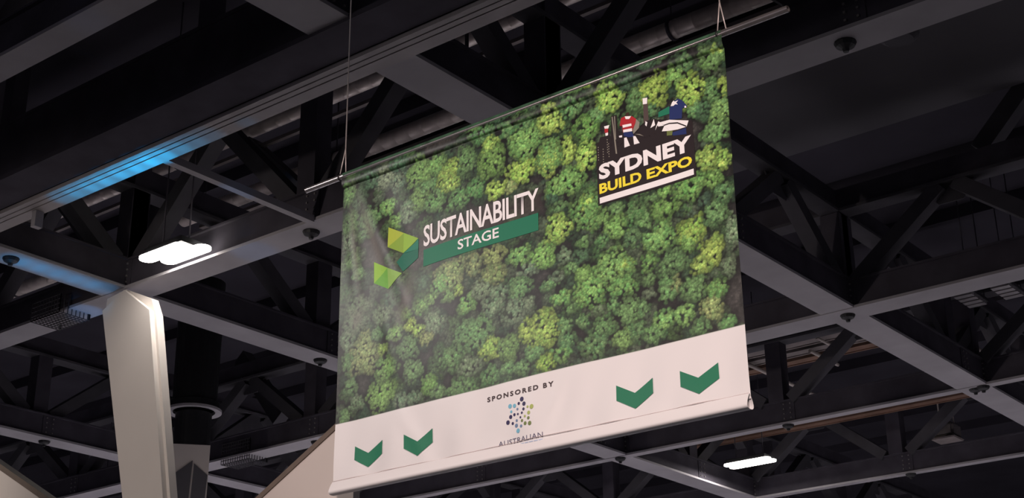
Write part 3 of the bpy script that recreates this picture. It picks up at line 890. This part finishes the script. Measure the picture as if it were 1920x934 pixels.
printed('printed_window_dots', [[(2.814 + du, 6.75 - k * 0.022 + dv), (2.822 + du, 6.748 - k * 0.022 + dv), (2.822 + du, 6.739 - k * 0.022 + dv), (2.814 + du, 6.741 - k * 0.022 + dv)]
                                for du, dv in ((0, 0), (0.046, -0.03), (0.088, 0.04), (0.1, 0.0)) for k in range(6)], 'grey_tan', L4, each=False)['kind'] = 'stuff'
printed('printed_block', [[(3.184, 6.876), (3.214, 6.837), (3.205, 6.792), (3.152, 6.756), (3.142, 6.849)]], 'grey_tan', L4)
printed('printed_head', [[(3.098, 6.959), (3.117, 6.958), (3.125, 6.935), (3.116, 6.923), (3.097, 6.928), (3.087, 6.948)]], 'hair', L4)
printed('printed_shirt', [[(3.045, 6.928), (3.084, 6.933), (3.147, 6.912), (3.184, 6.876), (3.176, 6.843), (3.138, 6.85), (3.141, 6.777), (3.058, 6.798), (3.054, 6.853), (3.029, 6.867)]], 'red', L5)
printed('printed_stripes', [[(3.081, 6.931), (3.141, 6.914), (3.121, 6.895), (3.089, 6.905)], [(3.055, 6.863), (3.138, 6.851), (3.141, 6.83), (3.06, 6.838)],
                            [(3.061, 6.820), (3.143, 6.808), (3.144, 6.782), (3.062, 6.797)]], 'white', L6)
printed('printed_shorts', [[(3.062, 6.797), (3.141, 6.783), (3.158, 6.731), (3.107, 6.741), (3.063, 6.767)]], 'navy', L5)
printed('printed_legs', [[(3.066, 6.748), (3.088, 6.747), (3.116, 6.667), (3.065, 6.665)], [(3.149, 6.739), (3.17, 6.732), (3.205, 6.662), (3.154, 6.664)],
                         [(3.018, 6.781), (3.048, 6.778), (3.047, 6.76), (3.022, 6.766)]], 'white', L5)
printed('printed_small_figure', [[(2.883, 6.887), (2.918, 6.879), (2.917, 6.844), (2.884, 6.852)]], 'red', L4)
printed('printed_small_cap', [[(2.88, 6.91), (2.932, 6.905), (2.921, 6.878), (2.886, 6.887)], [(2.89, 6.846), (2.917, 6.844), (2.916, 6.82), (2.893, 6.821)]], 'white', L5)
printed('printed_flag', [[(3.486, 6.865), (3.52, 6.913), (3.564, 6.927), (3.6, 6.903), (3.647, 6.835), (3.602, 6.832), (3.59, 6.749), (3.482, 6.774)],
                         [(3.492, 6.660), (3.621, 6.660), (3.623, 6.607), (3.503, 6.632)]], 'navy', L4)
printed('printed_patch', [[(3.387, 6.869), (3.488, 6.888), (3.486, 6.824), (3.384, 6.826)]], 'green', L3)  # plain green patch left of the flag
printed('printed_star', [[(3.5, 6.882), (3.514, 6.909), (3.529, 6.921), (3.539, 6.909), (3.57, 6.91), (3.55, 6.897), (3.565, 6.876), (3.54, 6.885), (3.527, 6.877)],
                         [(3.621, 6.844), (3.635, 6.841), (3.638, 6.826), (3.622, 6.826)]], 'white', L5)
printed('printed_sails', [[(3.374, 6.761), (3.4, 6.778), (3.481, 6.773), (3.649, 6.712), (3.628, 6.667), (3.548, 6.669), (3.475, 6.681), (3.408, 6.697), (3.435, 6.739), (3.38, 6.747)],
                          [(3.268, 6.829), (3.285, 6.814), (3.275, 6.782), (3.263, 6.797)], [(3.344, 6.824), (3.353, 6.768), (3.328, 6.761), (3.309, 6.756)],
                          [(3.382, 6.791), (3.4, 6.778), (3.374, 6.761), (3.351, 6.724), (3.361, 6.753)]], 'white', L5)
printed('printed_sail_line', [[(3.429, 6.745), (3.479, 6.747), (3.552, 6.729), (3.628, 6.675), (3.625, 6.666), (3.551, 6.718), (3.478, 6.737), (3.429, 6.737)]], 'black', L6)
printed('printed_window', [[(3.453, 6.686), (3.505, 6.673), (3.497, 6.637), (3.451, 6.647)]], 'olive', L6)
lettering('SYDNEY', 2.818, 3.662, 6.457, 6.590, 'white', L5, offset=0.045, space=1.02, label='heavy white lettering')
lettering('BUILD', 2.818, 3.205, 6.338, 6.424, 'yellow', L5, offset=0.035, label='yellow lettering')
lettering('EXPO', 3.252, 3.656, 6.338, 6.424, 'yellow', L5, offset=0.035, label='yellow lettering')
printed('printed_underline', [[(2.818, 6.307), (3.665, 6.307), (3.665, 6.258), (2.818, 6.258)]], 'white', L5)

# sponsor block
lettering('SPONSORED', 1.676, 2.197, 4.880, 4.920, 'text_dark', L3, offset=0.035, space=1.4)
lettering('BY', 2.243, 2.340, 4.880, 4.920, 'text_dark', L3, offset=0.035, space=1.5)
DOTS = '2.033,4.836,0.019,n 2.055,4.795,0.017,n 2.002,4.807,0.012,n 1.914,4.802,0.018,l 1.958,4.797,0.016,l 1.988,4.765,0.010,g 2.050,4.754,0.012,n 2.092,4.763,0.010,o 2.132,4.757,0.019,o 1.925,4.756,0.011,l 2.104,4.714,0.015,o 2.033,4.727,0.010,n 1.956,4.727,0.012,n 1.991,4.725,0.009,n 1.918,4.716,0.016,n 2.018,4.694,0.009,n 2.064,4.694,0.010,o 2.101,4.673,0.013,d 1.889,4.677,0.018,n 1.937,4.661,0.012,n 1.979,4.676,0.011,g 2.035,4.665,0.012,d 2.068,4.637,0.015,d 2.114,4.629,0.017,d 1.975,4.637,0.016,g 2.025,4.624,0.012,g 1.992,4.593,0.018,l'
KEY = {'n': 'dot_navy', 'l': 'dot_blue', 'g': 'dot_grey', 'o': 'dot_olive', 'd': 'dot_dark'}
for t in DOTS.split():
    u, v, r, k = t.split(',')
    u, v, r = float(u), float(v), float(r)
    printed('printed_dot', [[(u + r * math.cos(a), v + r * math.sin(a)) for a in [2 * math.pi * i / 12 for i in range(12)]]], KEY[k], L3)
lettering('AUSTRALIAN', 1.790, 2.234, 4.499, 4.541, 'text_navy', L3, offset=0.0, space=1.05)
printed('printed_fine_print', [[(1.79 + 0.045 * k, 4.488), (1.828 + 0.045 * k, 4.488), (1.828 + 0.045 * k, 4.480), (1.79 + 0.045 * k, 4.480)] for k in range(10)], 'pale_line', L3, each=False)['kind'] = 'stuff'

# bottom pocket round its pole: drop shaped section
M_BAND = mat('white_banner_cloth', tuple(ink((238, 219, 213))), 0.45, spec=0.3)
bm = bmesh.new()
prof = [(-0.001, 0.064), (-0.012, 0.050), (-0.026, 0.026), (-0.038, 0.002), (-0.045, -0.018), (-0.046, -0.030), (-0.041, -0.040),
        (-0.030, -0.047), (-0.012, -0.050), (0.010, -0.050), (0.030, -0.046), (0.042, -0.034), (0.044, -0.015), (0.036, 0.012), (0.018, 0.042), (0.003, 0.064)]
n = 40
rows = []
for i in range(n + 1):
    u = W * i / n
    wob = 0.003 * math.sin(5.0 * u) + 0.002 * math.sin(11 * u)
    rows.append([bm.verts.new((X0 + u, YB - 0.004 + dy + wob * 0.3, 4.440 + dz)) for dy, dz in prof])
for a, b_ in zip(rows, rows[1:]):
    for k in range(len(prof) - 1):
        bm.faces.new((a[k], a[k + 1], b_[k + 1], b_[k]))
from_bm('bottom_pocket', bm, M_BAND, banner, smooth=True)
tube('bottom_pole', [(X0 + 0.02, YB, 4.435), (X0 + W - 0.03, YB, 4.435)], 0.036, M_STEEL, banner, 16)
tube('hem_seam', [surf(0.01 + 3.98 * i / 120, 4.507, 0.008) for i in range(121)], 0.0025, mat('seam_thread', tuple(ink((196, 166, 160))), 0.8), banner, 5)

# top pole: steel tube through the sleeve, open at the right end
bm = bmesh.new()
bm_tube(bm, [(X0 - 0.482, YB, 7.335), (X0 + 4.553, YB, 7.335)], 0.027, 18, cap=False)
bm_tube(bm, [(X0 - 0.482, YB, 7.335), (X0 + 4.553, YB, 7.335)], 0.022, 18, cap=False)
from_bm('top_pole', bm, M_STEEL, banner)
bm = bmesh.new()
nseg = 14
rows = []
for i in range(41):
    u = 0.005 + (W - 0.01) * i / 40
    rows.append([bm.verts.new((X0 + u, YB - 0.032 * math.cos(a), 7.335 + 0.032 * math.sin(a))) for a in [math.radians(-10 + 200 * k / nseg) for k in range(nseg + 1)]])
for a, b_ in zip(rows, rows[1:]):
    for k in range(nseg):
        bm.faces.new((a[k], a[k + 1], b_[k + 1], b_[k]))
M_SLEEVE = mat('printed_sleeve_cloth', tuple(ink((50, 72, 52))), 0.6, noise=0.6, nscale=9.0)
from_bm('pole_sleeve', bm, M_SLEEVE, banner, smooth=True)
for u, top in ((0.0, (0.012, 9.42)), (4.0, (3.99, 8.4))):
    cab = tube('suspension_cable', [(X0 + u + (0.012 if u < 1 else -0.012), YB, 7.335 + 0.26), (X0 + u + (0.02 if u < 1 else -0.02), YB, 14.0)], 0.006, M_CABLE, banner, 6)
    for s in (-0.045, 0.03):
        tube('cable_bridle', [(X0 + u + s, YB - 0.005, 7.36), (X0 + u + (0.012 if u < 1 else -0.012), YB, 7.335 + 0.28)], 0.005, M_CABLE, cab, 6)
    bm = bmesh.new()
    bm_tube(bm, [(X0 + u - 0.05, YB, 7.335), (X0 + u - 0.038, YB, 7.335)], 0.034, 14)
    from_bm('pole_clip', bm, M_BLACK, banner)
